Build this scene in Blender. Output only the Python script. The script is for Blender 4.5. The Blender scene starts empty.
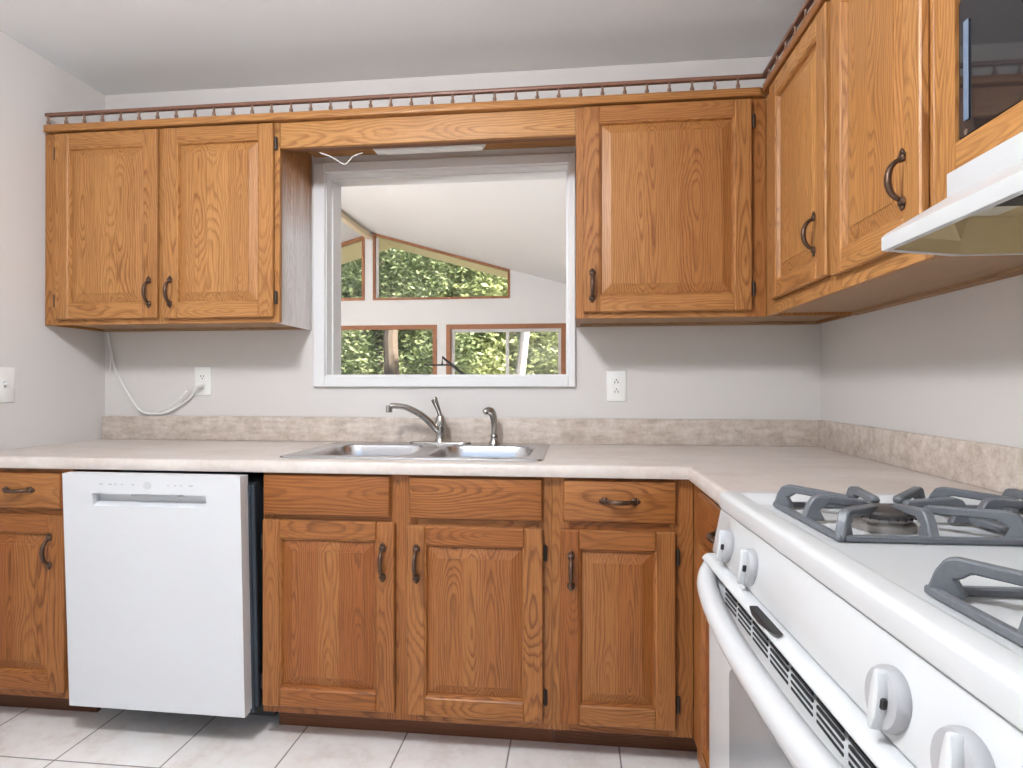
import bpy, bmesh, math, random
from mathutils import Vector, Matrix
R = math.radians
random.seed(7)
SC = bpy.context.scene
COL = SC.collection

# ------------------------------------------------------------------ camera
cam_d = bpy.data.cameras.new('camera'); cam = bpy.data.objects.new('camera', cam_d); COL.objects.link(cam)
cam.location = (2.0907, -2.3971, 1.1532)
cam.rotation_euler = (R(90) + 0.0021, 0, 0.1078)
cam_d.sensor_width = 36.0; cam_d.lens = 582.62 / 1023 * 36.0; cam_d.clip_start = 0.02
SC.camera = cam
# ------------------------------------------------------------------ world, sun, exposure
W = bpy.data.worlds.new('world'); SC.world = W; W.use_nodes = True
nt = W.node_tree; bg = nt.nodes['Background']
sky = nt.nodes.new('ShaderNodeTexSky'); sky.sky_type = 'NISHITA'; sky.sun_disc = False
sky.sun_elevation = R(50); sky.sun_rotation = R(60); sky.air_density = 1.0; sky.dust_density = 3.0
nt.links.new(sky.outputs[0], bg.inputs[0]); bg.inputs[1].default_value = 0.22
sun_d = bpy.data.lights.new('sun', 'SUN'); sun = bpy.data.objects.new('sun', sun_d); COL.objects.link(sun)
sun_d.energy = 12.0; sun_d.angle = R(1.5); sun_d.color = (1, .95, .86)
sun.location = (6, 3, 9); sun.rotation_euler = Vector((0.9, -0.45, 1.1)).to_track_quat('Z', 'Y').to_euler()
LAMP_KITCHEN = 68.0      # emission of the kitchen ceiling lamp's bowl
FILL_FAR = 60.0          # emission of the unseen fill globes added in the room beyond
SC.view_settings.view_transform = 'Standard'; SC.view_settings.look = 'None'
SC.view_settings.gamma = 1; SC.view_settings.use_curve_mapping = False
SC.view_settings.exposure = 1.1

# ------------------------------------------------------------------ materials
def nodes(name):
    m = bpy.data.materials.new(name); m.use_nodes = True
    t = m.node_tree; b = t.nodes['Principled BSDF']
    return m, t, b
def N(t, kind, **kw):
    n = t.nodes.new(kind)
    for k, v in kw.items(): setattr(n, k, v)
    return n
def link(t, a, b): t.links.new(a, b)
def math_n(t, op, a, b=None, c=None):
    n = N(t, 'ShaderNodeMath', operation=op)
    for i, v in enumerate((a, b, c)):
        if v is None: continue
        if isinstance(v, (int, float)): n.inputs[i].default_value = v
        else: link(t, v, n.inputs[i])
    return n.outputs[0]
def ramp(t, fac, stops):
    n = N(t, 'ShaderNodeValToRGB'); e = n.color_ramp.elements
    while len(e) < len(stops): e.new(0.5)
    for i, (p, c) in enumerate(stops):
        e[i].position = p; e[i].color = (*c, 1) if len(c) == 3 else c
    link(t, fac, n.inputs[0]); return n.outputs[0]
def mixc(t, fac, a, b, mode='MIX'):
    n = N(t, 'ShaderNodeMix', data_type='RGBA', blend_type=mode)
    for i, v in ((0, fac), (6, a), (7, b)):
        if isinstance(v, (int, float)): n.inputs[i].default_value = v
        elif isinstance(v, tuple): n.inputs[i].default_value = (*v, 1)
        else: link(t, v, n.inputs[i])
    return n.outputs[2]
def noise(t, vec, scale, detail=3, rough=.5, vscale=None):
    if vscale:
        mp = N(t, 'ShaderNodeVectorMath', operation='MULTIPLY'); mp.inputs[1].default_value = vscale
        link(t, vec, mp.inputs[0]); vec = mp.outputs[0]
    n = N(t, 'ShaderNodeTexNoise'); n.inputs['Scale'].default_value = scale
    n.inputs['Detail'].default_value = detail; n.inputs['Roughness'].default_value = rough
    link(t, vec, n.inputs['Vector']); return n.outputs['Fac']
def bump(t, b, h, strength, dist=.001):
    n = N(t, 'ShaderNodeBump'); n.inputs['Strength'].default_value = strength; n.inputs['Distance'].default_value = dist
    link(t, h, n.inputs['Height']); link(t, n.outputs[0], b.inputs['Normal'])
def plain(name, col, rough=.5, metal=0.0, coat=0.0, var=0.03, spec=None, vs=40):
    m, t, b = nodes(name)
    tc = N(t, 'ShaderNodeTexCoord')
    f = noise(t, tc.outputs['Object'], vs, 3)
    c = mixc(t, f, tuple(max(0, x * (1 - var)) for x in col), tuple(min(1, x * (1 + var)) for x in col))
    link(t, c, b.inputs['Base Color'])
    b.inputs['Roughness'].default_value = rough; b.inputs['Metallic'].default_value = metal
    b.inputs['Coat Weight'].default_value = coat; b.inputs['Coat Roughness'].default_value = .12
    if spec is not None: b.inputs['Specular IOR Level'].default_value = spec
    return m

def oak(name, pale, deep, grey_low=False):
    m, t, b = nodes(name)
    at = N(t, 'ShaderNodeAttribute', attribute_name='gp'); gp = at.outputs['Vector']
    tn = N(t, 'ShaderNodeAttribute', attribute_name='tone').outputs['Fac']
    sep = N(t, 'ShaderNodeSeparateXYZ'); link(t, gp, sep.inputs[0])
    x, y, z = sep.outputs
    light, mid, dark = [mixc(t, tn, d_, p_) for d_, p_ in zip(deep, pale)]
    wob = noise(t, gp, 1.0, 2, .5, (1.2, 1.2, 1.3))
    wob2 = noise(t, gp, 1.0, 2, .5, (9, 9, 1.6))
    fine = noise(t, gp, 1.0, 3, .55, (38, 38, 4.5))
    y2 = math_n(t, 'ADD', y, math_n(t, 'MULTIPLY', math_n(t, 'SUBTRACT', wob, .5), .22))
    r = math_n(t, 'SQRT', math_n(t, 'ADD', math_n(t, 'MULTIPLY', x, x), math_n(t, 'MULTIPLY', y2, y2)))
    r = math_n(t, 'ADD', r, math_n(t, 'MULTIPLY', math_n(t, 'SUBTRACT', wob2, .5), .045))
    r = math_n(t, 'ADD', r, math_n(t, 'MULTIPLY', math_n(t, 'SUBTRACT', fine, .5), .011))
    fr = math_n(t, 'FRACT', math_n(t, 'DIVIDE', r, .0072))
    k1 = ramp(t, fr, [(0.0, (.35,) * 3), (.10, (.05,) * 3), (.50, (0,) * 3), (.86, (.9,) * 3), (.94, (1,) * 3), (1.0, (.35,) * 3)])
    vein = noise(t, gp, 1.0, 2, .6, (26, 26, 2.2))
    k1 = math_n(t, 'MULTIPLY', k1, ramp(t, vein, [(.34, (.35,) * 3), (.60, (1,) * 3)]))
    base = mixc(t, k1, light, dark)
    streak = noise(t, gp, 1.0, 3, .65, (330, 330, 9))
    pore = ramp(t, streak, [(0.34, (0, 0, 0)), (.54, (1, 1, 1))])
    c = mixc(t, .62, base, mixc(t, pore, dark, base))
    broad = noise(t, gp, 1.0, 2, .5, (18, 18, 1.2))
    c = mixc(t, math_n(t, 'MULTIPLY', broad, .6), c, mid)
    out = c
    if grey_low:   # veneer turns streaky grey-white towards the bottom
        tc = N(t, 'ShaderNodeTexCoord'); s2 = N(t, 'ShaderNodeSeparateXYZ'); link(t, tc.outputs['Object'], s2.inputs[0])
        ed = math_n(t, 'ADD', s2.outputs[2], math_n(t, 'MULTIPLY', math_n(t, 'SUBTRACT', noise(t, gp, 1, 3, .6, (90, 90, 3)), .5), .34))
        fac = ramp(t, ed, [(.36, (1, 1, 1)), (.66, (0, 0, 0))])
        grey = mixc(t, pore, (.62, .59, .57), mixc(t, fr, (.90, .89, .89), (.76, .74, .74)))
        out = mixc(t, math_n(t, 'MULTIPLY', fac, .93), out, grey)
    link(t, out, b.inputs['Base Color'])
    b.inputs['Roughness'].default_value = .42; b.inputs['Specular IOR Level'].default_value = .35
    bump(t, b, mixc(t, .5, fr, pore), .12, .0006)
    return m

M = {}
PALE = ((.545, .286, .100), (.44, .208, .064), (.185, .066, .016))
DEEP = ((.310, .101, .022), (.245, .074, .015), (.090, .024, .0045))
M['oak'] = oak('oak', PALE, DEEP)
M['oak_grey_low'] = oak('oak_grey_low', PALE, DEEP, True)
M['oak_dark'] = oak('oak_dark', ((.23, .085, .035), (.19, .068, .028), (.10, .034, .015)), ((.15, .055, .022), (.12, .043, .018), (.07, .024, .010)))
M['oak_in'] = oak('oak_underside', ((.40, .25, .135), (.36, .22, .115), (.27, .155, .08)), ((.36, .22, .12), (.32, .19, .10), (.24, .14, .07)))
M['walnut'] = plain('dark_stain', (.18, .082, .052), .4, var=.2)
M['spindle'] = plain('spindle_wood', (.20, .11, .075), .45, var=.2)
M['bronze'] = plain('antique_bronze', (.105, .062, .042), .38, .75, var=.35, vs=160)
M['hinge'] = plain('dark_hinge', (.055, .042, .034), .45, .7, var=.3)
M['wall'] = plain('wall_paint', (.655, .63, .61), .85, var=.015, vs=3)
M['ceil'] = plain('ceiling_paint', (.87, .905, .93), .9, var=.012, vs=3)
M['white_wall'] = plain('white_room_paint', (.80, .80, .80), .85, var=.01, vs=3)
M['white_trim'] = plain('white_trim_paint', (.74, .74, .745), .42, var=.01)
M['enamel'] = plain('white_enamel', (.55, .56, .565), .32, coat=.2, var=.008)
M['white_plastic'] = plain('white_plastic', (.82, .82, .80), .4, var=.01)
M['knob_grey'] = plain('knob_grey', (.36, .36, .37), .45, var=.02)
M['dw_white'] = plain('dishwasher_white', (.64, .65, .665), .36, coat=.2, var=.006)
M['print_grey'] = plain('print_grey', (.42, .43, .45), .6)
M['black'] = plain('black_plastic', (.012, .012, .013), .5)
M['slot'] = plain('slot_dark', (.02, .02, .022), .7)
M['tub'] = plain('dishwasher_tub', (.05, .062, .078), .5, .3)
M['steel'] = plain('brushed_steel', (.62, .62, .64), .26, 1.0, var=.06, vs=90)
M['nickel'] = plain('brushed_nickel', (.40, .38, .355), .26, 1.0, var=.06)
M['iron'] = plain('cast_iron_grate', (.115, .122, .135), .42, .0, var=.2, vs=220)
M['burner'] = plain('burner_cap', (.08, .072, .07), .4, .5, var=.5, vs=60)
M['burner_base'] = plain('burner_base', (.33, .30, .28), .45, .8, var=.4, vs=120)
M['hood_in'] = plain('hood_underside', (.55, .44, .25), .5, var=.04)
M['hood_label'] = plain('hood_label', (.62, .60, .50), .6)
M['cream'] = plain('cream_soffit', (.78, .66, .47), .7, var=.05)
M['cedar'] = plain('cedar_trim', (.36, .155, .075), .5, var=.18, vs=25)
M['ground'] = plain('forest_ground', (.10, .10, .045), .9, var=.5, vs=4)
M['bark'] = plain('bark', (.12, .09, .065), .9, var=.5, vs=14)
M['birch'] = plain('birch_bark', (.50, .45, .42), .8, var=.3, vs=7)
M['wood_floor'] = plain('far_floor', (.42, .30, .2), .5, var=.1, vs=5)

m, t, b = nodes('black_glass'); M['glass_black'] = m
b.inputs['Base Color'].default_value = (.016, .016, .018, 1); b.inputs['Roughness'].default_value = .05; b.inputs['Coat Weight'].default_value = .5
m, t, b = nodes('oven_glass'); M['oven_glass'] = m
tc = N(t, 'ShaderNodeTexCoord')
link(t, ramp(t, noise(t, tc.outputs['Object'], 500, 1), [(.3, (.29, .295, .305)), (.7, (.31, .315, .325))]), b.inputs['Base Color'])
b.inputs['Roughness'].default_value = .09
def pane(name, tint, tintfac):
    m = bpy.data.materials.new(name); m.use_nodes = True; t = m.node_tree; t.nodes.clear()
    o = N(t, 'ShaderNodeOutputMaterial'); tr = N(t, 'ShaderNodeBsdfTransparent'); gl = N(t, 'ShaderNodeBsdfGlossy'); df = N(t, 'ShaderNodeBsdfDiffuse')
    gl.inputs['Roughness'].default_value = .02; df.inputs['Color'].default_value = (*tint, 1)
    lw = N(t, 'ShaderNodeFresnel'); lw.inputs[0].default_value = 1.4
    m1 = N(t, 'ShaderNodeMixShader'); m2 = N(t, 'ShaderNodeMixShader')
    link(t, lw.outputs[0], m1.inputs[0]); link(t, tr.outputs[0], m1.inputs[1]); link(t, gl.outputs[0], m1.inputs[2])
    m2.inputs[0].default_value = tintfac; link(t, m1.outputs[0], m2.inputs[1]); link(t, df.outputs[0], m2.inputs[2])
    link(t, m2.outputs[0], o.inputs[0]); return m
M['pane'] = pane('window_glass', (.8, .8, .8), .0)
M['screen'] = pane('insect_screen', (.42, .42, .45), .14)
def emit(name, col, s):
    m, t, b = nodes(name); b.inputs['Emission Color'].default_value = (*col, 1); b.inputs['Emission Strength'].default_value = s
    b.inputs['Base Color'].default_value = (.9, .9, .88, 1); return m
M['lamp'] = emit('lamp_glass', (.965, .99, 1.03), LAMP_KITCHEN)
M['fill_far'] = emit('fill_globe_far', (.96, .99, 1.03), FILL_FAR)

def leaf(name, a, b_, c):
    m, t, b = nodes(name)
    g = N(t, 'ShaderNodeNewGeometry'); f = noise(t, g.outputs['Position'], 2.2, 3, .7)
    f2 = noise(t, g.outputs['Position'], 23, 2, .6)
    mx = math_n(t, 'ADD', math_n(t, 'MULTIPLY', f, .6), math_n(t, 'MULTIPLY', f2, .4))
    col = ramp(t, mx, [(.36, a), (.5, b_), (.62, c)])
    link(t, col, b.inputs['Base Color']); b.inputs['Roughness'].default_value = .45
    tl = N(t, 'ShaderNodeBsdfTranslucent'); link(t, col, tl.inputs[0]); ms = N(t, 'ShaderNodeMixShader'); ms.inputs[0].default_value = .45
    link(t, b.outputs[0], ms.inputs[1]); link(t, tl.outputs[0], ms.inputs[2]); link(t, ms.outputs[0], t.nodes['Material Output'].inputs[0])
    return m
M['leaf_light'] = leaf('leaves_light', (.15, .19, .07), (.36, .40, .17), (.62, .64, .36))
M['hill'] = leaf('wooded_hillside', (.05, .07, .03), (.14, .17, .075), (.30, .32, .17))
M['leaf_mid'] = leaf('leaves_mid', (.07, .11, .045), (.21, .26, .12), (.45, .48, .27))
M['leaf_olive'] = leaf('leaves_olive', (.12, .13, .07), (.32, .32, .19), (.56, .54, .36))

# countertop laminate: warm beige travertine look
def stone(name, c1, c2, c3, sc, contrast, rough):
    m, t, b = nodes(name); tc = N(t, 'ShaderNodeTexCoord'); v = tc.outputs['Object']
    a = noise(t, v, sc, 5, .6); d = noise(t, v, sc * 7, 4, .65); e = noise(t, v, sc, 3, .5, (.5, 2.2, 2.2))
    f = math_n(t, 'ADD', math_n(t, 'MULTIPLY', a, .45), math_n(t, 'ADD', math_n(t, 'MULTIPLY', d, .25), math_n(t, 'MULTIPLY', e, .30)))
    h = .5 * contrast
    link(t, ramp(t, f, [(.5 - h, c1), (.5, c2), (.5 + h, c3)]), b.inputs['Base Color']); b.inputs['Roughness'].default_value = rough
    return m
M['counter'] = stone('laminate_counter', (.53, .455, .405), (.61, .545, .50), (.67, .615, .575), 6, .28, .38)
M['splash'] = stone('laminate_backsplash', (.40, .325, .265), (.545, .465, .40), (.67, .60, .54), 26, .24, .45)
# floor tile
m, t, b = nodes('floor_tile'); M['tile'] = m
tc = N(t, 'ShaderNodeTexCoord'); v = tc.outputs['Object']; s = N(t, 'ShaderNodeSeparateXYZ'); link(t, v, s.inputs[0])
TP, TX, TY = .346, .155, -.765
def edge(o, off):
    f = math_n(t, 'FRACT', math_n(t, 'DIVIDE', math_n(t, 'SUBTRACT', o, off - 20 * TP), TP))
    return math_n(t, 'MULTIPLY', math_n(t, 'SUBTRACT', .5, math_n(t, 'ABSOLUTE', math_n(t, 'SUBTRACT', f, .5))), TP)
dmin = math_n(t, 'MINIMUM', edge(s.outputs[0], TX), edge(s.outputs[1], TY))
gm = ramp(t, dmin, [(.0018, (1, 1, 1)), (.0030, (0, 0, 0))])
n1 = noise(t, v, 5, 5, .65); n2 = noise(t, v, 30, 4, .6)
tcol = ramp(t, math_n(t, 'ADD', math_n(t, 'MULTIPLY', n1, .7), math_n(t, 'MULTIPLY', n2, .3)), [(.36, (.73, .655, .60)), (.5, (.85, .805, .77)), (.63, (.89, .86, .84))])
link(t, mixc(t, gm, tcol, (.085, .065, .055)), b.inputs['Base Color']); b.inputs['Roughness'].default_value = .35
bump(t, b, math_n(t, 'SUBTRACT', 1.0, gm), .4, .002)

# ------------------------------------------------------------------ mesh builder
TONE = .5       # how pale the oak of the next boards is (0 deep brown, 1 honey)
class MB:
    def __init__(self):
        self.bm = bmesh.new(); self.gp = self.bm.loops.layers.float_vector.new('gp'); self.tn = self.bm.loops.layers.float.new('tone')
    def _add(self, tmp, g, c=None, tone=None, xf=None):
        """copy tmp bmesh in, writing wood coordinates for grain axis g"""
        ax = 'xyz'.index(g) if g else 2
        co = [v.co.copy() for v in tmp.verts]
        if c is None:
            c = sum(co, Vector()) / max(1, len(co))
        ext = [max(v[i] for v in co) - min(v[i] for v in co) for i in range(3)]
        oth = [i for i in range(3) if i != ax]
        if ext[oth[0]] < ext[oth[1]]: oth.reverse()           # oth[0] = across, oth[1] = thickness
        rx = random.uniform(-.35, .35) * ext[oth[0]]; ry = random.choice((1, -1)) * random.uniform(.01, .05); rz = random.uniform(0, 40)
        if tone is None: tone = min(1, max(0, TONE + random.uniform(-.16, .16)))
        tmp.verts.index_update(); vs = [self.bm.verts.new(xf @ p if xf else p) for p in co]
        for f in tmp.faces:
            try: nf = self.bm.faces.new([vs[v.index] for v in f.verts])
            except ValueError: continue
            nf.smooth = f.smooth
            for lp, src in zip(nf.loops, f.verts):
                p = co[src.index] - c
                lp[self.gp] = (p[oth[0]] + rx, p[oth[1]] + ry, p[ax] + rz); lp[self.tn] = tone
        tmp.free()
    def box(self, x0, x1, y0, y1, z0, z1, g=None, bev=0.0, seg=1, tone=None, xf=None):
        tmp = bmesh.new(); bmesh.ops.create_cube(tmp, size=1)
        for v in tmp.verts: v.co = Vector(((x0 + x1) / 2 + v.co.x * (x1 - x0), (y0 + y1) / 2 + v.co.y * (y1 - y0), (z0 + z1) / 2 + v.co.z * (z1 - z0)))
        if bev > 0: bmesh.ops.bevel(tmp, geom=list(tmp.edges), offset=bev, segments=seg, profile=.5, affect='EDGES')
        self._add(tmp, g, tone=tone, xf=xf); return self
    def poly(self, verts, faces, g='z', tone=None, xf=None):
        tmp = bmesh.new(); vs = [tmp.verts.new(v) for v in verts]
        for f in faces: tmp.faces.new([vs[i] for i in f])
        self._add(tmp, g, tone=tone, xf=xf); return self
    def prism(self, pts, axis, a0, a1, bev=0, seg=1, g=None, xf=None):
        """extrude 2-D outline along axis ('x': pts=(y,z), 'y': (x,z), 'z': (x,y))"""
        def P(p, a):
            return {'x': (a, p[0], p[1]), 'y': (p[0], a, p[1]), 'z': (p[0], p[1], a)}[axis]
        tmp = bmesh.new(); n = len(pts)
        A = [tmp.verts.new(P(p, a0)) for p in pts]; B = [tmp.verts.new(P(p, a1)) for p in pts]
        tmp.faces.new(A); tmp.faces.new(list(reversed(B)))
        for i in range(n): tmp.faces.new((A[i], B[i], B[(i + 1) % n], A[(i + 1) % n]))
        bmesh.ops.recalc_face_normals(tmp, faces=tmp.faces)
        if bev: bmesh.ops.bevel(tmp, geom=list(tmp.edges), offset=bev, segments=seg, profile=.5, affect='EDGES')
        self._add(tmp, g, xf=xf); return self
    def tube(self, pts, rad, n=10, ell=1.0, up=(0, 0, 1), cap=True, xf=None):
        """sweep an ellipse (rad along the side axis, rad*ell along up) through pts"""
        pts = [Vector(p) for p in pts]; m = len(pts)
        rad = rad if isinstance(rad, (list, tuple)) else [rad] * m
        ell = ell if isinstance(ell, (list, tuple)) else [ell] * m
        tmp = bmesh.new(); rings = []; u = Vector(up)
        for i, p in enumerate(pts):
            tg = (pts[min(i + 1, m - 1)] - pts[max(i - 1, 0)]).normalized()
            s = tg.cross(u)
            if s.length < 1e-4: s = tg.cross(Vector((0, 1, 0.01)))
            s.normalize(); w = s.cross(tg).normalized(); u = w
            rings.append([tmp.verts.new(p + s * rad[i] * math.cos(2 * math.pi * k / n) + w * rad[i] * ell[i] * math.sin(2 * math.pi * k / n)) for k in range(n)])
        for a, b2 in zip(rings, rings[1:]):
            for k in range(n): tmp.faces.new((a[k], a[(k + 1) % n], b2[(k + 1) % n], b2[k]))
        if cap: tmp.faces.new(list(reversed(rings[0]))); tmp.faces.new(rings[-1])
        bmesh.ops.recalc_face_normals(tmp, faces=tmp.faces)
        self._add(tmp, None, xf=xf); return self
    def lathe(self, prof, c=(0, 0, 0), axis='z', n=20, xf=None, sx=1.0):
        tmp = bmesh.new(); rings = []
        for r, h in prof:
            ring = []
            for k in range(n):
                a = 2 * math.pi * k / n; p = (r * math.cos(a) * sx, r * math.sin(a), h)
                p = {'z': p, 'y': (p[0], p[2], p[1]), 'x': (p[2], p[0], p[1])}[axis]
                ring.append(tmp.verts.new(Vector(p) + Vector(c)))
            rings.append(ring)
        for a, b2 in zip(rings, rings[1:]):
            for k in range(n): tmp.faces.new((a[k], a[(k + 1) % n], b2[(k + 1) % n], b2[k]))
        if prof[0][0] > 1e-6: tmp.faces.new(list(reversed(rings[0])))
        if prof[-1][0] > 1e-6: tmp.faces.new(rings[-1])
        bmesh.ops.remove_doubles(tmp, verts=tmp.verts, dist=1e-6)
        bmesh.ops.recalc_face_normals(tmp, faces=tmp.faces)
        self._add(tmp, None, xf=xf); return self
    def build(self, name, mat, parent=None, smooth=35, loc=None):
        bmesh.ops.recalc_face_normals(self.bm, faces=self.bm.faces)
        me = bpy.data.meshes.new(name); self.bm.to_mesh(me); self.bm.free()
        me.materials.append(M[mat] if isinstance(mat, str) else mat)
        if smooth:
            me.polygons.foreach_set('use_smooth', [True] * len(me.polygons)); me.set_sharp_from_angle(angle=R(smooth))
        o = bpy.data.objects.new(name, me); COL.objects.link(o)
        if parent: o.parent = parent
        if loc: o.location = loc
        return o

def tag(o, label=None, cat=None, group=None, kind=None):
    if label: o['label'] = label
    if cat: o['category'] = cat
    if group: o['group'] = group
    if kind: o['kind'] = kind
    return o
def thing(name, label, cat, loc=(0, 0, 0), rot=(0, 0, 0), group=None):
    o = bpy.data.objects.new(name, None); o.empty_display_size = .1; COL.objects.link(o)
    o.location = loc; o.rotation_euler = rot
    return tag(o, label, cat, group)
def struct(name, mb, mat, parent=None, smooth=35):
    o = mb.build(name, mat, parent, smooth)
    if not parent: o['kind'] = 'structure'
    return o
def copy_of(o, loc, parent=None, name=None):
    c = o.copy(); c.location = loc; c.parent = parent or o.parent; COL.objects.link(c); return c
def bez(p0, p1, p2, p3, n=10):
    p0, p1, p2, p3 = map(Vector, (p0, p1, p2, p3)); out = []
    for i in range(n + 1):
        u = i / n; out.append(p0 * (1 - u) ** 3 + p1 * 3 * u * (1 - u) ** 2 + p2 * 3 * u * u * (1 - u) + p3 * u ** 3)
    return out
def smooth_path(pts, n=6):
    P = [Vector(p) for p in pts]; out = []
    for i in range(len(P) - 1):
        a, b2, c, d = P[max(i - 1, 0)], P[i], P[i + 1], P[min(i + 2, len(P) - 1)]
        for k in range(n):
            u = k / n
            out.append(.5 * ((2 * b2) + (c - a) * u + (2 * a - 5 * b2 + 4 * c - d) * u * u + (3 * b2 - a - 3 * c + d) * u ** 3))
    out.append(P[-1]); return out

RW, CH = 3.05, 2.4524     # right wall x, ceiling height
# ------------------------------------------------------------------ kitchen shell
struct('floor', MB().box(-.1, RW + .1, -4.6, -.0, -.05, 0), 'tile')
struct('ceiling', MB().box(-.1, RW + .1, -4.6, 0, CH, CH + .06), 'ceil')
struct('wall_left', MB().box(-.12, 0, -4.6, 0, 0, CH), 'wall')
struct('wall_right', MB().box(RW, RW + .12, -4.6, 0, 0, CH), 'wall')
WX0, WX1, WZ0, WZ1 = 1.026, 2.072, 1.188, 2.064
struct('wall_back', MB().box(-3.0, WX0, .0, .15, 0, 3.2).box(WX1, 3.25, 0, .15, 0, 3.2).box(WX0, WX1, 0, .15, 0, WZ0).box(WX0, WX1, 0, .15, WZ1, 3.2), 'wall')
# back of the kitchen: unseen wide opening added behind the camera to let fill daylight in
struct('wall_rear', MB().box(0, .35, -4.7, -4.6, 0, CH).box(2.7, RW, -4.7, -4.6, 0, CH).box(.35, 2.7, -4.7, -4.6, 2.2, CH), 'wall')

# pass-through opening: casing, jamb lining
w1 = thing('window_1', None, None); w1['kind'] = 'structure'
cs = MB(); cw = .047
cs.box(.982, WX0 + .006, -.018, -.0005, 1.146, 2.1, bev=.003).box(WX1 - .006, 2.0945, -.018, -.0005, 1.146, 2.1, bev=.003)
cs.box(WX0 + .006, WX1 - .006, -.018, -.0005, 2.058, 2.1, bev=.003).box(WX0 + .006, WX1 - .006, -.018, -.0005, 1.146, 1.193, bev=.003)
cs.build('casing', 'white_trim', w1)
jb = MB()
jb.box(WX0, WX0 + .010, -.004, .152, WZ0, WZ1).box(WX1 - .010, WX1, -.004, .152, WZ0, WZ1)
jb.box(WX0 + .010, WX1 - .010, -.004, .152, WZ1 - .010, WZ1).box(WX0 + .010, WX1 - .010, -.004, .152, WZ0, WZ0 + .010)
# thin stop bead round the inside edge
jb.box(WX0 + .010, WX0 + .016, .05, .075, WZ0 + .01, WZ1 - .01).box(WX1 - .016, WX1 - .010, .05, .075, WZ0 + .01, WZ1 - .01).box(WX0 + .016, WX1 - .016, .05, .075, WZ1 - .016, WZ1 - .010)
jb.build('jamb', 'white_trim', w1)

# ------------------------------------------------------------------ room beyond the opening
FD = 4.5; RX, RZ = -.36, 3.02; SL = .288
def roofz(x): return RZ - SL * abs(x - RX)
FX0, FX1 = -3.0, 3.0
struct('floor.001', MB().box(FX0, FX1, 0.0, FD, -.05, 0), 'wood_floor')
def slab(x0, x1, y0, y1, th=.12):
    z0, z1 = roofz(x0), roofz(x1)
    mb = MB()
    v = [(x0, y0, z0), (x1, y0, z1), (x1, y1, z1), (x0, y1, z0), (x0, y0, z0 + th), (x1, y0, z1 + th), (x1, y1, z1 + th), (x0, y1, z0 + th)]
    mb.poly(v, [(0, 1, 2, 3), (7, 6, 5, 4), (0, 4, 5, 1), (1, 5, 6, 2), (2, 6, 7, 3), (3, 7, 4, 0)]); return mb
struct('ceiling.001', slab(RX, FX1 + .1, .15, FD + .12), 'white_wall')
struct('ceiling.002', slab(FX0 - .1, RX, .15, FD + .12), 'white_wall')
struct('trim_1', slab(RX, FX1 + .1, FD + .122, FD + .80), 'cream')
struct('trim_2', slab(FX0 - .1, RX, FD + .122, FD + .80), 'cream')
struct('trim_3', MB().box(RX - .07, RX - .004, .16, FD - .002, RZ - .085, RZ - .024, bev=.004), 'cream')       # ridge board
struct('wall_left.001', MB().box(FX0 - .12, FX0, .15, FD, 0, roofz(FX0) + .05), 'white_wall')
struct('wall_right.001', MB().box(FX1, FX1 + .12, .15, FD, 0, roofz(FX1) + .05), 'white_wall')
# gable wall with four glazed openings, cut as a polygon grid
def gable():
    mb = MB(); y0, y1 = FD, FD + .12
    def quad(x0, x1, zb, zt0, zt1=None):
        zt1 = zt0 if zt1 is None else zt1
        v = [(x0, y0, zb), (x1, y0, zb), (x1, y0, zt1), (x0, y0, zt0), (x0, y1, zb), (x1, y1, zb), (x1, y1, zt1), (x0, y1, zt0)]
        mb.poly(v, [(0, 1, 2, 3), (7, 6, 5, 4), (0, 4, 5, 1), (1, 5, 6, 2), (2, 6, 7, 3), (3, 7, 4, 0)])
    UB, LT, LB = 2.19, 1.885, .75
    quad(FX0, FX1, 0, LB)                                   # below the lower windows
    for a, b2 in ((FX0, -1.3), (.44, .552), (1.99, FX1)): quad(a, b2, LB, LT)
    quad(FX0, FX1, LT, UB)
    quad(FX0, -1.40, UB, roofz(FX0), roofz(-1.40))
    quad(-.462, RX, UB, roofz(-.462), RZ)                    # post below the ridge
    quad(1.327, FX1, UB, roofz(1.327), roofz(FX1))
    return mb
struct('wall_far', gable(), 'white_wall')
def bars(mb, pts, w, y0, y1):
    """frame bars inside a convex outline given counter-clockwise in (x,z)"""
    c = [sum(p[i] for p in pts) / len(pts) for i in (0, 1)]
    n = len(pts); inner = []
    for i in range(n):
        p, q, r = Vector(pts[i - 1]), Vector(pts[i]), Vector(pts[(i + 1) % n])
        d1 = (q - p).normalized(); d2 = (r - q).normalized(); n1 = Vector((-d1.y, d1.x)); n2 = Vector((-d2.y, d2.x))
        k = w / max(.2, 1 + n1.dot(n2)); inner.append(q + (n1 + n2) * k)
    for i in range(n):
        j = (i + 1) % n; P = [pts[i], pts[j], inner[j], inner[i]]
        v = [(p[0], y0, p[1]) for p in P] + [(p[0], y1, p[1]) for p in P]
        mb.poly(v, [(0, 1, 2, 3), (7, 6, 5, 4), (0, 4, 5, 1), (1, 5, 6, 2), (2, 6, 7, 3), (3, 7, 4, 0)])
    return [tuple(p) for p in inner]
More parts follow.
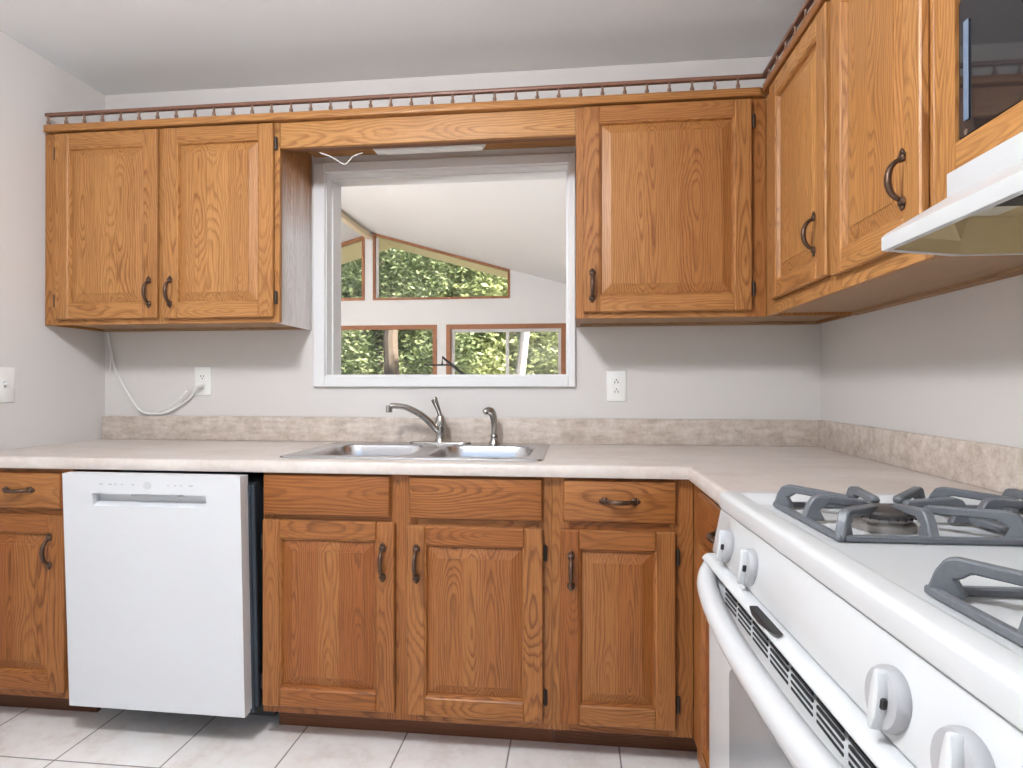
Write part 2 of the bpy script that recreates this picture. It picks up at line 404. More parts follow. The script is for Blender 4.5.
def glaze(idx, pts, fw, vinyl=None, mull=None, screen=False):
    w = thing('window_%d' % idx, None, None); w['kind'] = 'structure'
    mb = MB(); inn = bars(mb, pts, fw, FD - .012, FD + .05); mb.build('window_frame', 'cedar', w)
    if vinyl:
        mv = MB(); inn2 = bars(mv, inn, vinyl, FD + .03, FD + .08)
        if mull: mv.box(mull - .018, mull + .018, FD + .028, FD + .08, inn[0][1], inn[2][1])
        mv.build('sash', 'white_trim', w)
    gl = MB(); gl.prism(inn, 'y', FD + .052, FD + .058); gl.build('pane', 'pane', w)
    if screen:
        MB().box(mull + .02, inn[1][0] - .004, FD + .062, FD + .064, inn[0][1], inn[2][1]).build('insect_screen', 'screen', w)
    return w
f_ = .034
glaze(2, [(RX + .002, 2.19), (1.325, 2.19), (1.325, roofz(1.325) - .004), (RX + .002, RZ - .004)], .026)
MB().box(RX + .030, RX + .062, FD + .02, FD + .05, 2.217, 2.96).build('sash', 'white_trim', bpy.data.objects['window_2'])
glaze(3, [(-1.398, 2.19), (-.464, 2.19), (-.464, roofz(-.464) - .004), (-1.398, roofz(-1.398) - .004)], f_)
glaze(4, [(-1.298, .752), (.438, .752), (.438, 1.883), (-1.298, 1.883)], .05)
glaze(5, [(.554, .752), (1.988, .752), (1.988, 1.883), (.554, 1.883)], .055, .035, 1.29, True)
# dark angular metal arm that shows above the sill
st = thing('metal_stand', 'thin black angular metal stand seen just above the pass-through sill', 'stand', (1.0, 2.5, 0))
MB().tube([(-.19, 0, 1.327), (.05, 0, 1.326)], .008, 6).tube([(-.036, 0, 1.327), (-.036, 0, 1.395), (.058, 0, 1.318), (.14, 0, 1.25), (.24, 0, 1.20)], [.010, .010, .012, .014, .014], 6).build('arm', 'black', st)
MB().tube([(.18, 0, 1.23), (.18, 0, .03)], .012, 8).build('post', 'black', st)
MB().lathe([(.14, 0), (.14, .015), (.03, .03), (.012, .04)], (.18, 0, 0)).build('base', 'black', st)
# added fill globes, unseen below the sill, to brighten the far room
def far_fill(label, x):
    fl = thing('fill_light', label, 'lamp', (x, .31, 0), group='added fill globes of the far room')
    MB().lathe([(.15, 0), (.15, .02), (.012, .03), (.012, .36)]).build('stand', 'black', fl)
    MB().lathe([(.0, .34), (.09, .36), (.14, .45), (.14, .54), (.09, .63), (0, .66)]).build('fill_globe', 'fill_far', fl)
far_fill('added unseen white globe fill lamp, nearer the pass-through in the room beyond', -.5)
far_fill('added unseen white globe fill lamp, by the far left of the room beyond', -2.2)

# ------------------------------------------------------------------ outdoors: ground and trees
struct('ground', MB().box(-30, 30, FD + .13, 45, -1.4, -1.2), 'ground')
struct('ground.001', MB().prism([(16.9, -1.2), (40, -1.2), (40, 17), (30, 15)], 'x', -30, 30), 'hill')
def crown(blobs, n, size, seed):
    rnd = random.Random(seed); vs, fs = [], []
    for cx, cy, cz, rx, ry, rz, wgt in blobs:
        for _ in range(int(n * wgt)):
            while True:
                p = Vector((rnd.uniform(-1, 1), rnd.uniform(-1, 1), rnd.uniform(-1, 1)))
                if .25 < p.length < 1: break
            c = Vector((cx + p.x * rx, cy + p.y * ry, cz + p.z * rz)); s = size * rnd.uniform(.7, 1.7)
            q = Matrix.Rotation(rnd.uniform(0, 6.28), 3, 'Z') @ Matrix.Rotation(rnd.uniform(-1.1, 1.1), 3, 'X') @ Matrix.Rotation(rnd.uniform(-.9, .9), 3, 'Y')
            b0 = len(vs)
            for a in ((-1, 0, 0), (-.25, -.42, .06), (1, 0, -.05), (-.25, .42, .06)): vs.append(tuple(c + q @ (Vector(a) * s)))
            fs.append((b0, b0 + 1, b0 + 2, b0 + 3))
    return vs, fs
def tree(label, x, y, trunk, bark, mat, blobs, n, size, seed):
    t_ = thing('tree', label, 'tree', (x, y, -1.2))
    MB().tube(trunk[0], trunk[1], 10).build('trunk', bark, t_)
    vs, fs = crown(blobs, n, size, seed); me = bpy.data.meshes.new('foliage'); me.from_pydata(vs, [], fs); me.materials.append(M[mat])
    o = bpy.data.objects.new('foliage', me); COL.objects.link(o); o.parent = t_
    return t_
SHORT = [(0, 0, 0), (.05, 0, 1.5), (-.03, .05, 2.6), (.05, 0, 3.6)]
TALL = [(0, 0, 0), (.05, 0, 2), (-.03, .05, 4), (.08, 0, 6.5)]
tree('white-barked slender tree leaning behind the lower right window', 1.27, 6.7, ([(-.30, 0, 0), (-.04, 0, 2.4), (.18, 0, 4.3), (.22, 0, 6)], [.085, .08, .07, .05]), 'birch', 'leaf_light',
     [(.15, .1, 4.6, 1.0, .35, .8, .4), (.75, .25, 2.4, .5, .3, 1.0, .35), (-.55, .25, 2.2, .4, .3, .8, .25)], 3800, .055, 1)
tree('brown-trunked tree with light leaves behind the lower left window', -1.22, 7.9, ([(0, 0, 0), (.03, 0, 2), (-.02, 0, 3.2), (.0, .1, 3.95)], [.16, .14, .13, .10]), 'bark', 'leaf_mid',
     [(.1, .25, 4.9, 1.4, .3, 1.0, .6), (-.75, .2, 2.4, .5, .35, 1.2, .35), (1.0, .2, 2.5, .65, .35, 1.2, .35)], 3800, .06, 2)
tree('bright green leafy bush behind the lower right window sash', 1.0, 9.3, (TALL, [.08, .06, .05, .03]), 'bark', 'leaf_light',
     [(0, 0, 2.6, 1.1, .5, 1.5, 1.0), (-.6, .1, 4.0, .7, .4, .7, .3)], 4200, .07, 3)
tree('yellow-green tree behind the tall end of the sloped window', -.2, 12.2, (TALL, [.16, .14, .11, .06]), 'bark', 'leaf_light',
     [(0, 0, 5.4, 2.0, .55, 1.3, .8), (-.4, .1, 3.4, 1.6, .5, 1.3, .5)], 4600, .095, 4)
tree('olive-green tree behind the low end of the sloped window', 2.4, 10.8, (TALL, [.16, .14, .11, .06]), 'bark', 'leaf_olive',
     [(0, 0, 4.6, 1.9, .6, 1.1, .8), (-.7, .1, 5.9, 1.3, .5, 1.1, .5)], 4600, .08, 5)
tree('deep green tree filling the window left of the ridge post', -2.4, 10.8, (TALL, [.18, .15, .12, .07]), 'bark', 'leaf_mid',
     [(0, 0, 4.8, 1.6, .6, 1.6, .8), (.2, .1, 2.4, 1.4, .5, 1.4, .5)], 4600, .08, 6)
tree('distant dark green tree behind the middle of the windows', .6, 14.3, (SHORT, [.22, .2, .16, .1]), 'bark', 'leaf_mid',
     [(0, 0, 5.2, 3.4, .6, 3.0, 1.0), (0, .0, 2.4, 3.2, .5, 2.2, .6)], 6500, .12, 8)
tree('distant broad olive tree behind the left windows', -4.2, 15.9, (SHORT, [.22, .2, .16, .1]), 'bark', 'leaf_olive',
     [(0, 0, 5.4, 3.1, .6, 3.4, 1.0), (0, .0, 2.4, 3.0, .5, 2.2, .6)], 6500, .12, 9)
tree('distant broad tree behind the right end of the windows', 5.3, 15.9, (SHORT, [.22, .2, .16, .1]), 'bark', 'leaf_olive',
     [(0, 0, 5.0, 2.8, .6, 3.1, 1.0), (0, .0, 2.4, 2.8, .5, 2.2, .6)], 5500, .12, 10)
for o in COL.objects:
    if o.get('category') == 'tree': o['group'] = 'trees outside the far windows'

# ------------------------------------------------------------------ cabinet hardware
def pull_mesh():
    """antique pull along z, centred, standing off towards -y"""
    mb = MB(); L = .052
    for s in (1, -1):
        mb.lathe([(0, -.006), (.0075, -.004), (.0088, 0), (.0075, .004), (0, .006)], (0, -.002, 0), 'z', 10, xf=Matrix.Translation((0, -.002, s * .040)) @ Matrix.Diagonal((1.05, .55, 1.5, 1)))
        mb.lathe([(0, -.006), (.005, -.003), (.0062, 0), (.004, .004), (0, .0075)], (0, 0, 0), 'z', 8, xf=Matrix.Translation((0, -.002, s * .0515)) @ Matrix.Diagonal((1, .55, s * 1.0, 1)))
        for q in (-1, 1):
            mb.lathe([(0, -.004), (.0035, 0), (0, .004)], (0, 0, 0), 'z', 8, xf=Matrix.Translation((q * .0066, -.002, s * .0455)) @ Matrix.Diagonal((1, .6, 1.2, 1)))
    pts = bez((0, -.003, .038), (0, -.018, .034), (0, -.026, .018), (0, -.026, 0), 8); pts += [Vector((p.x, p.y, -p.z)) for p in reversed(pts[:-1])]
    n = len(pts); rad = [.0038 + .0022 * math.sin(math.pi * i / (n - 1)) for i in range(n)]
    mb.tube(pts, rad, 8, 1.0, (1, 0, 0))
    bm = mb.bm; bmesh.ops.recalc_face_normals(bm, faces=bm.faces)
    me = bpy.data.meshes.new('pull_handle'); bm.to_mesh(me); bm.free(); me.materials.append(M['bronze'])
    me.polygons.foreach_set('use_smooth', [True] * len(me.polygons)); return me
PULL = pull_mesh()
def pull(parent, x, y, z, horiz=False):
    o = bpy.data.objects.new('pull_handle', PULL); COL.objects.link(o); o.parent = parent; o.location = (x, y, z); o.scale = (1.25, 1.1, 1.06)
    if horiz: o.rotation_euler = (0, R(90), 0)
    return o
def hinge(parent, x, y, z):
    MB().box(x - .006, x + .006, y - .0035, y + .001, z - .024, z + .024, bev=.0015).lathe([(0, -.027), (.0035, -.024), (.0035, .024), (0, .027)], (x, y - .004, z), 'z', 8).build('hinge', 'hinge', parent)

def panel_door(parent, x0, x1, z0, z1, yf, pull_at=None, hinge_x=None, name='door', sw=.058, hz=(.075, .075)):
    mb = MB(); t0, t1 = yf - .019, yf - .0005; bv = .0035
    mb.box(x0, x0 + sw, t0, t1, z0, z1, 'z', bv).box(x1 - sw, x1, t0, t1, z0, z1, 'z', bv)
    mb.box(x0 + sw, x1 - sw, t0, t1, z0, z0 + sw, 'x', bv).box(x0 + sw, x1 - sw, t0, t1, z1 - sw, z1, 'x', bv)
    # ogee lip inside the frame
    a0, a1, b0, b1 = x0 + sw, x1 - sw, z0 + sw, z1 - sw; lp = .008
    def ring(o0, d0, o1, d1):
        for vs, g in ((((a0 + o0, d0, b0 + o0), (a1 - o0, d0, b0 + o0), (a1 - o1, d1, b0 + o1), (a0 + o1, d1, b0 + o1)), 'x'),
                      (((a0 + o0, d0, b1 - o0), (a1 - o0, d0, b1 - o0), (a1 - o1, d1, b1 - o1), (a0 + o1, d1, b1 - o1)), 'x'),
                      (((a0 + o0, d0, b0 + o0), (a0 + o0, d0, b1 - o0), (a0 + o1, d1, b1 - o1), (a0 + o1, d1, b0 + o1)), 'z'),
                      (((a1 - o0, d0, b0 + o0), (a1 - o0, d0, b1 - o0), (a1 - o1, d1, b1 - o1), (a1 - o1, d1, b0 + o1)), 'z')):
            mb.poly(list(vs), [(0, 1, 2, 3)], g)
    ring(-.001, t0 + .003, lp * .4, t0 + .004); ring(lp * .4, t0 + .004, lp, t0 + .0135)
    # raised panel of glued staves
    e0, e1 = lp, lp + .032
    A0, A1, B0, B1 = a0 + e0, a1 - e0, b0 + e0, b1 - e0; C0, C1, D0, D1 = a0 + e1, a1 - e1, b0 + e1, b1 - e1
    dg, dr, df = t0 + .0135, t0 + .0045, t0 + .0028
    ns = 3 if (C1 - C0) > .2 else 2
    cuts = [C0 + (C1 - C0) * (i / ns + (random.uniform(-.07, .07) if 0 < i < ns else 0)) for i in range(ns + 1)]
    for i in range(ns):
        u0, u1 = cuts[i], cuts[i + 1]
        w0 = A0 if i == 0 else u0; w1 = A1 if i == ns - 1 else u1
        v = [(u0, df, D0), (u1, df, D0), (u1, df, D1), (u0, df, D1), (u0, dr, D0), (u1, dr, D0), (u1, dr, D1), (u0, dr, D1), (w0, dg, B0), (w1, dg, B0), (w1, dg, B1), (w0, dg, B1)]
        f = [(0, 1, 2, 3), (0, 1, 5, 4), (3, 2, 6, 7), (4, 5, 9, 8), (7, 6, 10, 11)]
        if i == 0: f += [(0, 3, 7, 4), (4, 7, 11, 8)]
        if i == ns - 1: f += [(1, 2, 6, 5), (5, 6, 10, 9)]
        mb.poly(v, f, 'z')
    d = mb.build(name, 'oak', parent, smooth=20)
    if pull_at: pull(d, pull_at[0], t0 - .0005, pull_at[1])
    if hinge_x is not None:
        for z in (z0 + hz[0], z1 - hz[1]): hinge(d, hinge_x, yf - .006, z)
    return d
def slab_drawer(parent, x0, x1, z0, z1, yf, handle=None, name='drawer_front'):
    mb = MB(); t0 = yf - .019
    mb.box(x0, x1, yf - .012, yf - .0005, z0, z1, 'x', .003)
    mb.prism([(x0 + .003, z0 + .003), (x1 - .003, z0 + .003), (x1 - .003, z1 - .003), (x0 + .003, z1 - .003)], 'y', yf - .011, t0, .0045, 2, 'x')
    d = mb.build(name, 'oak', parent, smooth=25)
    if handle: pull(d, handle[0], t0 - .0005, handle[1], True)
    return d
def carcass(parent, x0, x1, d0, z0, z1, lift=0.0, side_r=None, bottom_mat='oak_in'):
    """sides, back, top; d0 = y of the face-frame back"""
    mb = MB(); th = .016
    mb.box(x0, x0 + th, d0, -.003, z0, z1, 'z')
    if side_r is None: mb.box(x1 - th, x1, d0, -.003, z0, z1, 'z')
    mb.box(x0 + th, x1 - th, -.012, -.003, z0, z1, 'z').box(x0 + th, x1 - th, d0, -.012, z1 - th, z1, 'x')
    mb.build('carcass', 'oak', parent)
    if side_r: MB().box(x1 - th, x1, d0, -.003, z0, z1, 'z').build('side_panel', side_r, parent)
    MB().box(x0 + th, x1 - th, d0, -.030, z0 + lift, z0 + lift + th, 'x').box(x0 + th, x1 - th, -.030, -.012, z0 + .001, z0 + lift + th, 'x').build('bottom_panel', bottom_mat, parent)
def face_frame(parent, yf, stiles, rails, name='face_frame', z=(0, 1)):
    mb = MB()
    for x0, x1 in stiles: mb.box(x0, x1, yf, yf + .019, z[0], z[1], 'z', .0012)
    for x0, x1, z0, z1 in rails: mb.box(x0, x1, yf + .0003, yf + .0187, z0, z1, 'x', .0012)
    return mb.build(name, 'oak', parent)

UZ, UH, UD = 1.391, .757, .300
ROTR = (0, 0, R(-90))
TONE = .62
# ---- upper left cabinet
u = thing('wall_cabinet', 'two-door oak wall cabinet at the left wall, left of the pass-through', 'cabinet', (0, 0, UZ), group=None)
carcass(u, .003, .968, -UD + .019, 0, UH, .010, 'oak_grey_low')
face_frame(u, -UD, [(.003, .06), (.478, .532), (.945, .981)], [(.06, .478, 0, .04), (.532, .945, 0, .04), (.06, .478, UH - .045, UH), (.532, .945, UH - .045, UH)], z=(0, UH))
panel_door(u, .060, .494, .020, .750, -UD, (.462, .120), .054)
panel_door(u, .517, .963, .019, .750, -UD, (.549, .120), .970)
TONE = .42
# ---- upper cabinet right of the pass-through
u = thing('wall_cabinet', 'single-door oak wall cabinet right of the pass-through, in the corner', 'cabinet', (2.096, 0, UZ))
carcass(u, .002, .94, -UD + .019, 0, UH, .010)
face_frame(u, -UD, [(.0, .045), (.585, .654)], [(.045, .585, 0, .04), (.045, .585, UH - .045, UH)], z=(0, UH))
panel_door(u, .025, .602, .021, .750, -UD, (.057, .115), .609)
TONE = .70
# ---- right-hand run, two doors (local x runs towards the camera)
u = thing('wall_cabinet', 'two-door oak wall cabinet on the right wall, left of the range hood', 'cabinet', (RW, -.302, UZ), ROTR)
carcass(u, .001, .942, -UD + .019, 0, UH, .010)
face_frame(u, -UD, [(0, .10), (.505, .57), (.915, .943)], [(.10, .505, 0, .045), (.57, .915, 0, .045), (.10, .505, UH - .045, UH), (.57, .915, UH - .045, UH)], z=(0, UH))
panel_door(u, .088, .521, .044, .750, -UD, (.454, .168))
panel_door(u, .549, .934, .036, .750, -UD, (.879, .165))
# ---- microwave cabinet over the hood
MZ = 1.5275
u = thing('wall_cabinet', 'oak wall cabinet holding the microwave above the range hood', 'cabinet', (RW, -1.2475, MZ), ROTR)
mh = UZ + UH - MZ
mb = MB(); mb.box(.001, .017, -UD + .019, -.003, 0, mh, 'z').box(.745, .761, -UD + .019, -.003, 0, mh, 'z').box(.017, .745, -.012, -.003, 0, mh, 'z').box(.017, .745, -UD + .019, -.012, 0, .016, 'x').box(.017, .745, -UD + .019, -.012, mh - .016, mh, 'x')
mb.build('carcass', 'oak', u)
face_frame(u, -UD, [(.70, .762)], [(.0578, .70, .0, .048), (.0578, .70, .318, mh)], z=(0, mh))
MB().box(0, .0385, -UD, -UD + .019, -.0425, mh, 'z', tone=.7).box(.0385, .0575, -UD, -UD + .019, 0, mh, 'z', tone=.7).build('face_frame', 'oak', u)
mw = thing('microwave', 'black glass-fronted microwave built into the oak cabinet at top right', 'microwave', (RW, -1.2475, MZ + .018), ROTR)
MB().box(.07, .692, -.280, -.03, 0, .29, bev=.004).build('body', 'black', mw)
MB().prism([(.059, .032), (.698, .032), (.698, .296), (.083, .296), (.059, .268)], 'y', -.296, -.281, .003).build('door', 'glass_black', mw)
MB().box(.078, .0895, -.2995, -.2965, .058, .228, bev=.001).build('trim_strip', plain('blue_grey_strip', (.13, .18, .25), .6, .0), mw)
MB().lathe([(.005, 0), (.005, .003), (0, .004)], (.080, -.2965, .040), 'y', 10, xf=None).build('screw', 'steel', mw)
TONE = .95
# ---- valance above the pass-through
vz = 2.051
v_ = thing('valance_board', 'plain oak valance board spanning above the pass-through window', 'valance', (.982, 0, vz))
MB().box(.0, 1.1135, -UD + .0005, -UD + .020, 0, .0965, 'x', .002).build('board', 'oak', v_)
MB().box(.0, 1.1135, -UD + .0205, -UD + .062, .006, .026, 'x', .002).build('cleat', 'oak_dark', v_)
MB().box(.0, 1.1135, -UD + .0205, -.003, .080, .0955, 'x').build('top_board', 'oak', v_)  # unseen top board added to keep lamp light off the wall strip below
lt = thing('strip_light', 'slim white under-cabinet strip light fixed below the valance', 'light', (1.352, -.216, 2.050))
MB().prism([(-.022, 0), (.39, 0), (.405, .020), (-.040, .020)], 'y', -.018, .018, .003).build('housing', 'white_plastic', lt)
MB().box(.02, .37, -.012, .012, -.003, .0, bev=.001).build('lens', 'white_plastic', lt)
o = MB().tube(smooth_path([(1.12, -.225, 2.05), (1.126, -.27, 2.040), (1.174, -.27, 2.020), (1.217, -.27, 1.993), (1.232, -.27, 1.995), (1.245, -.27, 2.008), (1.261, -.27, 2.022), (1.292, -.262, 2.035)]), .0019, 6).build('power_cord', 'white_plastic')
tag(o, 'short white wire dangling under the left end of the valance', 'wire')

TONE = .5
# ---- gallery rail on top of the uppers
def gallery(label, loc, rot, L, xs, m0, m1):
    g = thing('gallery_rail', label, 'rail', loc, rot)
    y0, y1 = -UD - .024, -UD + .010
    MB().prism([(.012, y0), (L, y0), (L + m1, y1), (.012 + m0, y1)], 'z', .0005, .028, .003, 1, 'x').build('base_strip', 'oak', g)
    ry0, ry1 = -UD - .020, -UD - .002
    MB().prism([(.014 - abs(m0) * .8, ry0), (L + m1 * .4, ry0), (L + m1 * .9, ry1), (.014 + m0 * 1.2, ry1)], 'z', .0630, .0765, .0035, 2).build('top_rail', 'walnut', g)
    sp = None
    for x in xs:
        if sp is None:
            sp = MB().lathe([(.0075, .0), (.0075, .003), (.005, .005), (.0068, .0085), (.0075, .012), (.0055, .017), (.0040, .021), (.0038, .031), (.0058, .036)], n=10).build('spindle', 'spindle', g, loc=(x, -UD - .011, .0275))
        else: copy_of(sp, (x, -UD - .011, .0275), g)
GZ = UZ + UH
gallery('long dark spindle gallery rail along the cabinet tops of the back wall', (.004, 0, GZ), (0, 0, 0), 2.722, [.024 + .0772 * i for i in range(35)], 0, .034)
gallery('spindle gallery rail along the cabinet tops of the right wall', (RW, -.327, GZ), ROTR, 1.66, [.04 + .0772 * i for i in range(21)], -.034, 0)

# ------------------------------------------------------------------ base cabinets
TONE = .16
BD, BH, TK = .610, .872, .100
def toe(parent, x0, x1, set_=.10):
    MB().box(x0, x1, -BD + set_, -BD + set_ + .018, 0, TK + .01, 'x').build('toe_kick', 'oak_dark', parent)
def base_carcass(parent, x0, x1, sink=False):
    mb = MB(); th = .016; d0 = -BD + .0195
    mb.box(x0, x0 + th, d0, -.004, TK, BH, 'z').box(x1 - th, x1, d0, -.004, TK, BH, 'z').box(x0 + th, x1 - th, d0, -.016, TK, TK + th, 'x').box(x0 + th, x1 - th, -.016, -.004, TK, BH, 'z')
    mb.build('carcass', 'oak', parent)
b_ = thing('base_cabinet', 'oak base cabinet left of the dishwasher with one drawer and one door', 'cabinet', (0, 0, 0))
base_carcass(b_, .004, .417)
face_frame(b_, -BD, [(.004, .05), (.372, .418)], [(.05, .372, TK, .145), (.05, .372, .70, .755), (.05, .372, .845, BH)], z=(TK, BH))
slab_drawer(b_, .02, .388, .738, .861, -BD, (.235, .802))
panel_door(b_, .02, .400, .129, .717, -BD, (.349, .600), None)
toe(b_, .004, .417)
b_ = thing('sink_base_cabinet', 'wide oak cabinet under the sink with two doors and two false drawer fronts', 'cabinet', (0, 0, 0))
base_carcass(b_, 1.092, 2.022)
face_frame(b_, -BD, [(1.091, 1.135), (1.50, 1.602), (1.975, 2.022)], [(a, c, z0, z1) for a, c in ((1.135, 1.50), (1.602, 1.975)) for z0, z1 in ((TK, .145), (.70, .755), (.845, BH))], z=(TK, BH))
slab_drawer(b_, 1.097, 1.518, .738, .870, -BD, name='false_drawer_front')
slab_drawer(b_, 1.576, 1.995, .737, .868, -BD, name='false_drawer_front')
panel_door(b_, 1.097, 1.531, .129, .724, -BD, (1.494, .600), 1.092)
panel_door(b_, 1.571, 1.995, .127, .716, -BD, (1.602, .600), 2.002)
toe(b_, 1.092, 2.022)
b_ = thing('base_cabinet', 'oak base cabinet right of the sink with one drawer above one door', 'cabinet', (0, 0, 0))
base_carcass(b_, 2.0235, 2.99)
face_frame(b_, -BD, [(2.0225, 2.075), (2.372, 2.4425)], [(2.075, 2.372, z0, z1) for z0, z1 in ((TK, .145), (.70, .755), (.845, BH))], z=(TK, BH))
slab_drawer(b_, 2.056, 2.392, .740, .867, -BD, (2.224, .806))
panel_door(b_, 2.047, 2.389, .128, .716, -BD, (2.080, .594), 2.397)
toe(b_, 2.0235, 2.53)
b_ = thing('base_cabinet', 'narrow oak base cabinet in the right corner beside the range', 'cabinet', (RW, -.6125, 0), ROTR)
base_carcass(b_, .002, .622)
face_frame(b_, -BD + .003, [(0, .155), (.595, .622)], [(.155, .595, z0, z1) for z0, z1 in ((TK, .145), (.70, .755), (.845, BH))], z=(TK, BH))
slab_drawer(b_, .140, .612, .738, .862, -BD + .003, (.420, .806))
panel_door(b_, .140, .612, .128, .722, -BD + .003, None, None)
toe(b_, .09, .622, .06)

# ------------------------------------------------------------------ countertop
SX0, SX1, SY0, SY1 = 1.135, 1.972, -.545, -.085      # cut-out for the sink
CX, CF, CT, CB, CE = 2.422, -.640, .914, .876, -1.243
ct = thing('countertop', 'beige mottled laminate L-shaped countertop with matching backsplash', 'countertop', (0, 0, 0))
def counter_mesh():
    bm = bmesh.new(); nose = .014
    xs = [.002, SX0, SX1, CX + nose, RW - .002]; ys = [CE, CF + nose, SY0, SY1, -.002]
    V = {}
    def vert(i, j, z):
        k = (i, j, z)
        if k not in V: V[k] = bm.verts.new((xs[i], ys[j], z))
        return V[k]
    cells = [(i, j) for i in range(4) for j in range(4) if not (j == 0 and i < 3) and not (i == 1 and j == 2)]
    for i, j in cells:
        bm.faces.new([vert(i, j, CT), vert(i + 1, j, CT), vert(i + 1, j + 1, CT), vert(i, j + 1, CT)])
        bm.faces.new([vert(i, j + 1, CB), vert(i + 1, j + 1, CB), vert(i + 1, j, CB), vert(i, j, CB)])
    for e in [e for e in bm.edges if len(e.link_faces) == 1 and e.verts[0].co.z > .9]:
        a, b2 = e.verts; ka = [k for k, v in V.items() if v is a][0]; kb = [k for k, v in V.items() if v is b2][0]
        bm.faces.new([a, b2, vert(kb[0], kb[1], CB), vert(ka[0], ka[1], CB)])
    # rounded front edge swept round the inside corner
    prof = [(nose, CT)] + [(nose - .012 * math.sin(a), CT - .012 + .012 * math.cos(a)) for a in (R(30), R(60), R(90))] + [(0.0, CT - .018), (0.0, CB + .006), (.002, CB), (nose, CB)]
    rings = []
    for px, py, nx, ny in ((.002, CF, 0, 1), (CX, CF, 1, 1), (CX, CE, 1, 0)):
        rings.append([bm.verts.new((px + nx * o_, py + ny * o_, z)) for o_, z in prof])
    for a, b2 in zip(rings, rings[1:]):
        for k in range(len(prof) - 1): bm.faces.new((a[k], a[k + 1], b2[k + 1], b2[k]))
    bm.faces.new(rings[0]); bm.faces.new(rings[-1])
    bmesh.ops.recalc_face_normals(bm, faces=bm.faces)
    me = bpy.data.meshes.new('worktop'); bm.to_mesh(me); bm.free(); me.materials.append(M['counter'])
    me.polygons.foreach_set('use_smooth', [True] * len(me.polygons)); me.set_sharp_from_angle(angle=R(32))
    o = bpy.data.objects.new('worktop', me); COL.objects.link(o); o.parent = ct
counter_mesh()
MB().box(.003, RW - .003, -.021, -.0015, CT, 1.0185, bev=.004, seg=2).box(RW - .021, RW - .0015, CE, -.019, CT, 1.0185, bev=.004, seg=2).build('backsplash', 'splash', ct)

# ------------------------------------------------------------------ sink
sk = thing('kitchen_sink', 'stainless steel double-bowl drop-in sink set into the countertop', 'sink', (0, 0, CT))
def rrect(x0, x1, y0, y1, r, n=6):
    out = []
    for cx, cy, a0 in ((x1 - r, y1 - r, 0), (x0 + r, y1 - r, 90), (x0 + r, y0 + r, 180), (x1 - r, y0 + r, 270)):
        for k in range(n + 1): a = R(a0 + 90 * k / n); out.append((cx + r * math.cos(a), cy + r * math.sin(a)))
    return out
SK = (1.112, 1.992, -.572, -.050)
BOWLS = ((1.160, 1.535, -.520, -.135), (1.578, 1.944, -.520, -.135))
def loop(bm, pts, z): return [bm.verts.new((p[0], p[1], z)) for p in pts]
def skin(bm, A, B):
    n = len(A)
    for i in range(n): bm.faces.new((A[i], A[(i + 1) % n], B[(i + 1) % n], B[i]))
def sink_meshes():
    bm = bmesh.new()
    o0 = loop(bm, rrect(*SK, .03), .0005); g = .004
    o1 = loop(bm, rrect(SK[0] + g, SK[1] - g, SK[2] + g, SK[3] - g, .028), .0055)
    o2 = loop(bm, rrect(SK[0] + .012, SK[1] - .012, SK[2] + .012, SK[3] - .012, .022), .0045)
    skin(bm, o0, o1); skin(bm, o1, o2)
    edges = [bm.edges.get((o2[i], o2[(i + 1) % len(o2)])) for i in range(len(o2))]
    tops = []
    for x0, x1, y0, y1 in BOWLS:
        L = loop(bm, rrect(x0, x1, y0, y1, .085, 8), .0045); tops.append(L)
        edges += [bm.edges.new((L[i], L[(i + 1) % len(L)])) for i in range(len(L))]
    bmesh.ops.triangle_fill(bm, edges=edges, use_beauty=True)
    bmesh.ops.recalc_face_normals(bm, faces=bm.faces)
    me = bpy.data.meshes.new('rim'); bm.to_mesh(me); bm.free(); me.materials.append(M['steel'])
    me.polygons.foreach_set('use_smooth', [True] * len(me.polygons)); me.set_sharp_from_angle(angle=R(40))
    o = bpy.data.objects.new('rim', me); COL.objects.link(o); o.parent = sk
    for x0, x1, y0, y1 in BOWLS:
        bm = bmesh.new(); prev = None
        for ins, z, r in ((0, .0045, .085), (.004, .002, .083), (.008, -.006, .08), (.012, -.05, .078), (.018, -.13, .075), (.028, -.158, .07), (.055, -.168, .06), (.12, -.172, .03)):
            L = loop(bm, rrect(x0 + ins, x1 - ins, y0 + ins, y1 - ins, r, 8), z)
            if prev: skin(bm, prev, L)
            prev = L
        bm.faces.new(prev); bmesh.ops.recalc_face_normals(bm, faces=bm.faces)
        for f in bm.faces: f.normal_flip()
        me = bpy.data.meshes.new('bowl'); bm.to_mesh(me); bm.free(); me.materials.append(M['steel'])
        me.polygons.foreach_set('use_smooth', [True] * len(me.polygons))
        o = bpy.data.objects.new('bowl', me); COL.objects.link(o); o.parent = sk
        MB().lathe([(.045, 0), (.043, .003), (.03, .001), (0, .001)], ((x0 + x1) / 2, (y0 + y1) / 2, -.172)).build('drain', 'steel', o)
sink_meshes()
FY = -.093
fc = thing('faucet', 'brushed nickel single-lever faucet swung over the left sink bowl', 'faucet', (1.553, FY, CT + .0045))
MB().prism(rrect(-.125, .125, -.026, .026, .0255, 5), 'z', 0, .007, .0025, 2).build('base_plate', 'nickel', fc)
MB().lathe([(.024, .007), (.022, .013), (.0185, .02), (.0175, .040), (.019, .055), (.0215, .068), (.022, .085), (.018, .103), (.012, .115), (.0, .118)]).build('body', 'nickel', fc)
sp = smooth_path([(-.004, -.004, .050), (-.022, -.012, .066), (-.052, -.024, .100), (-.085, -.038, .126), (-.124, -.054, .146), (-.162, -.069, .153), (-.184, -.077, .152)], 5)
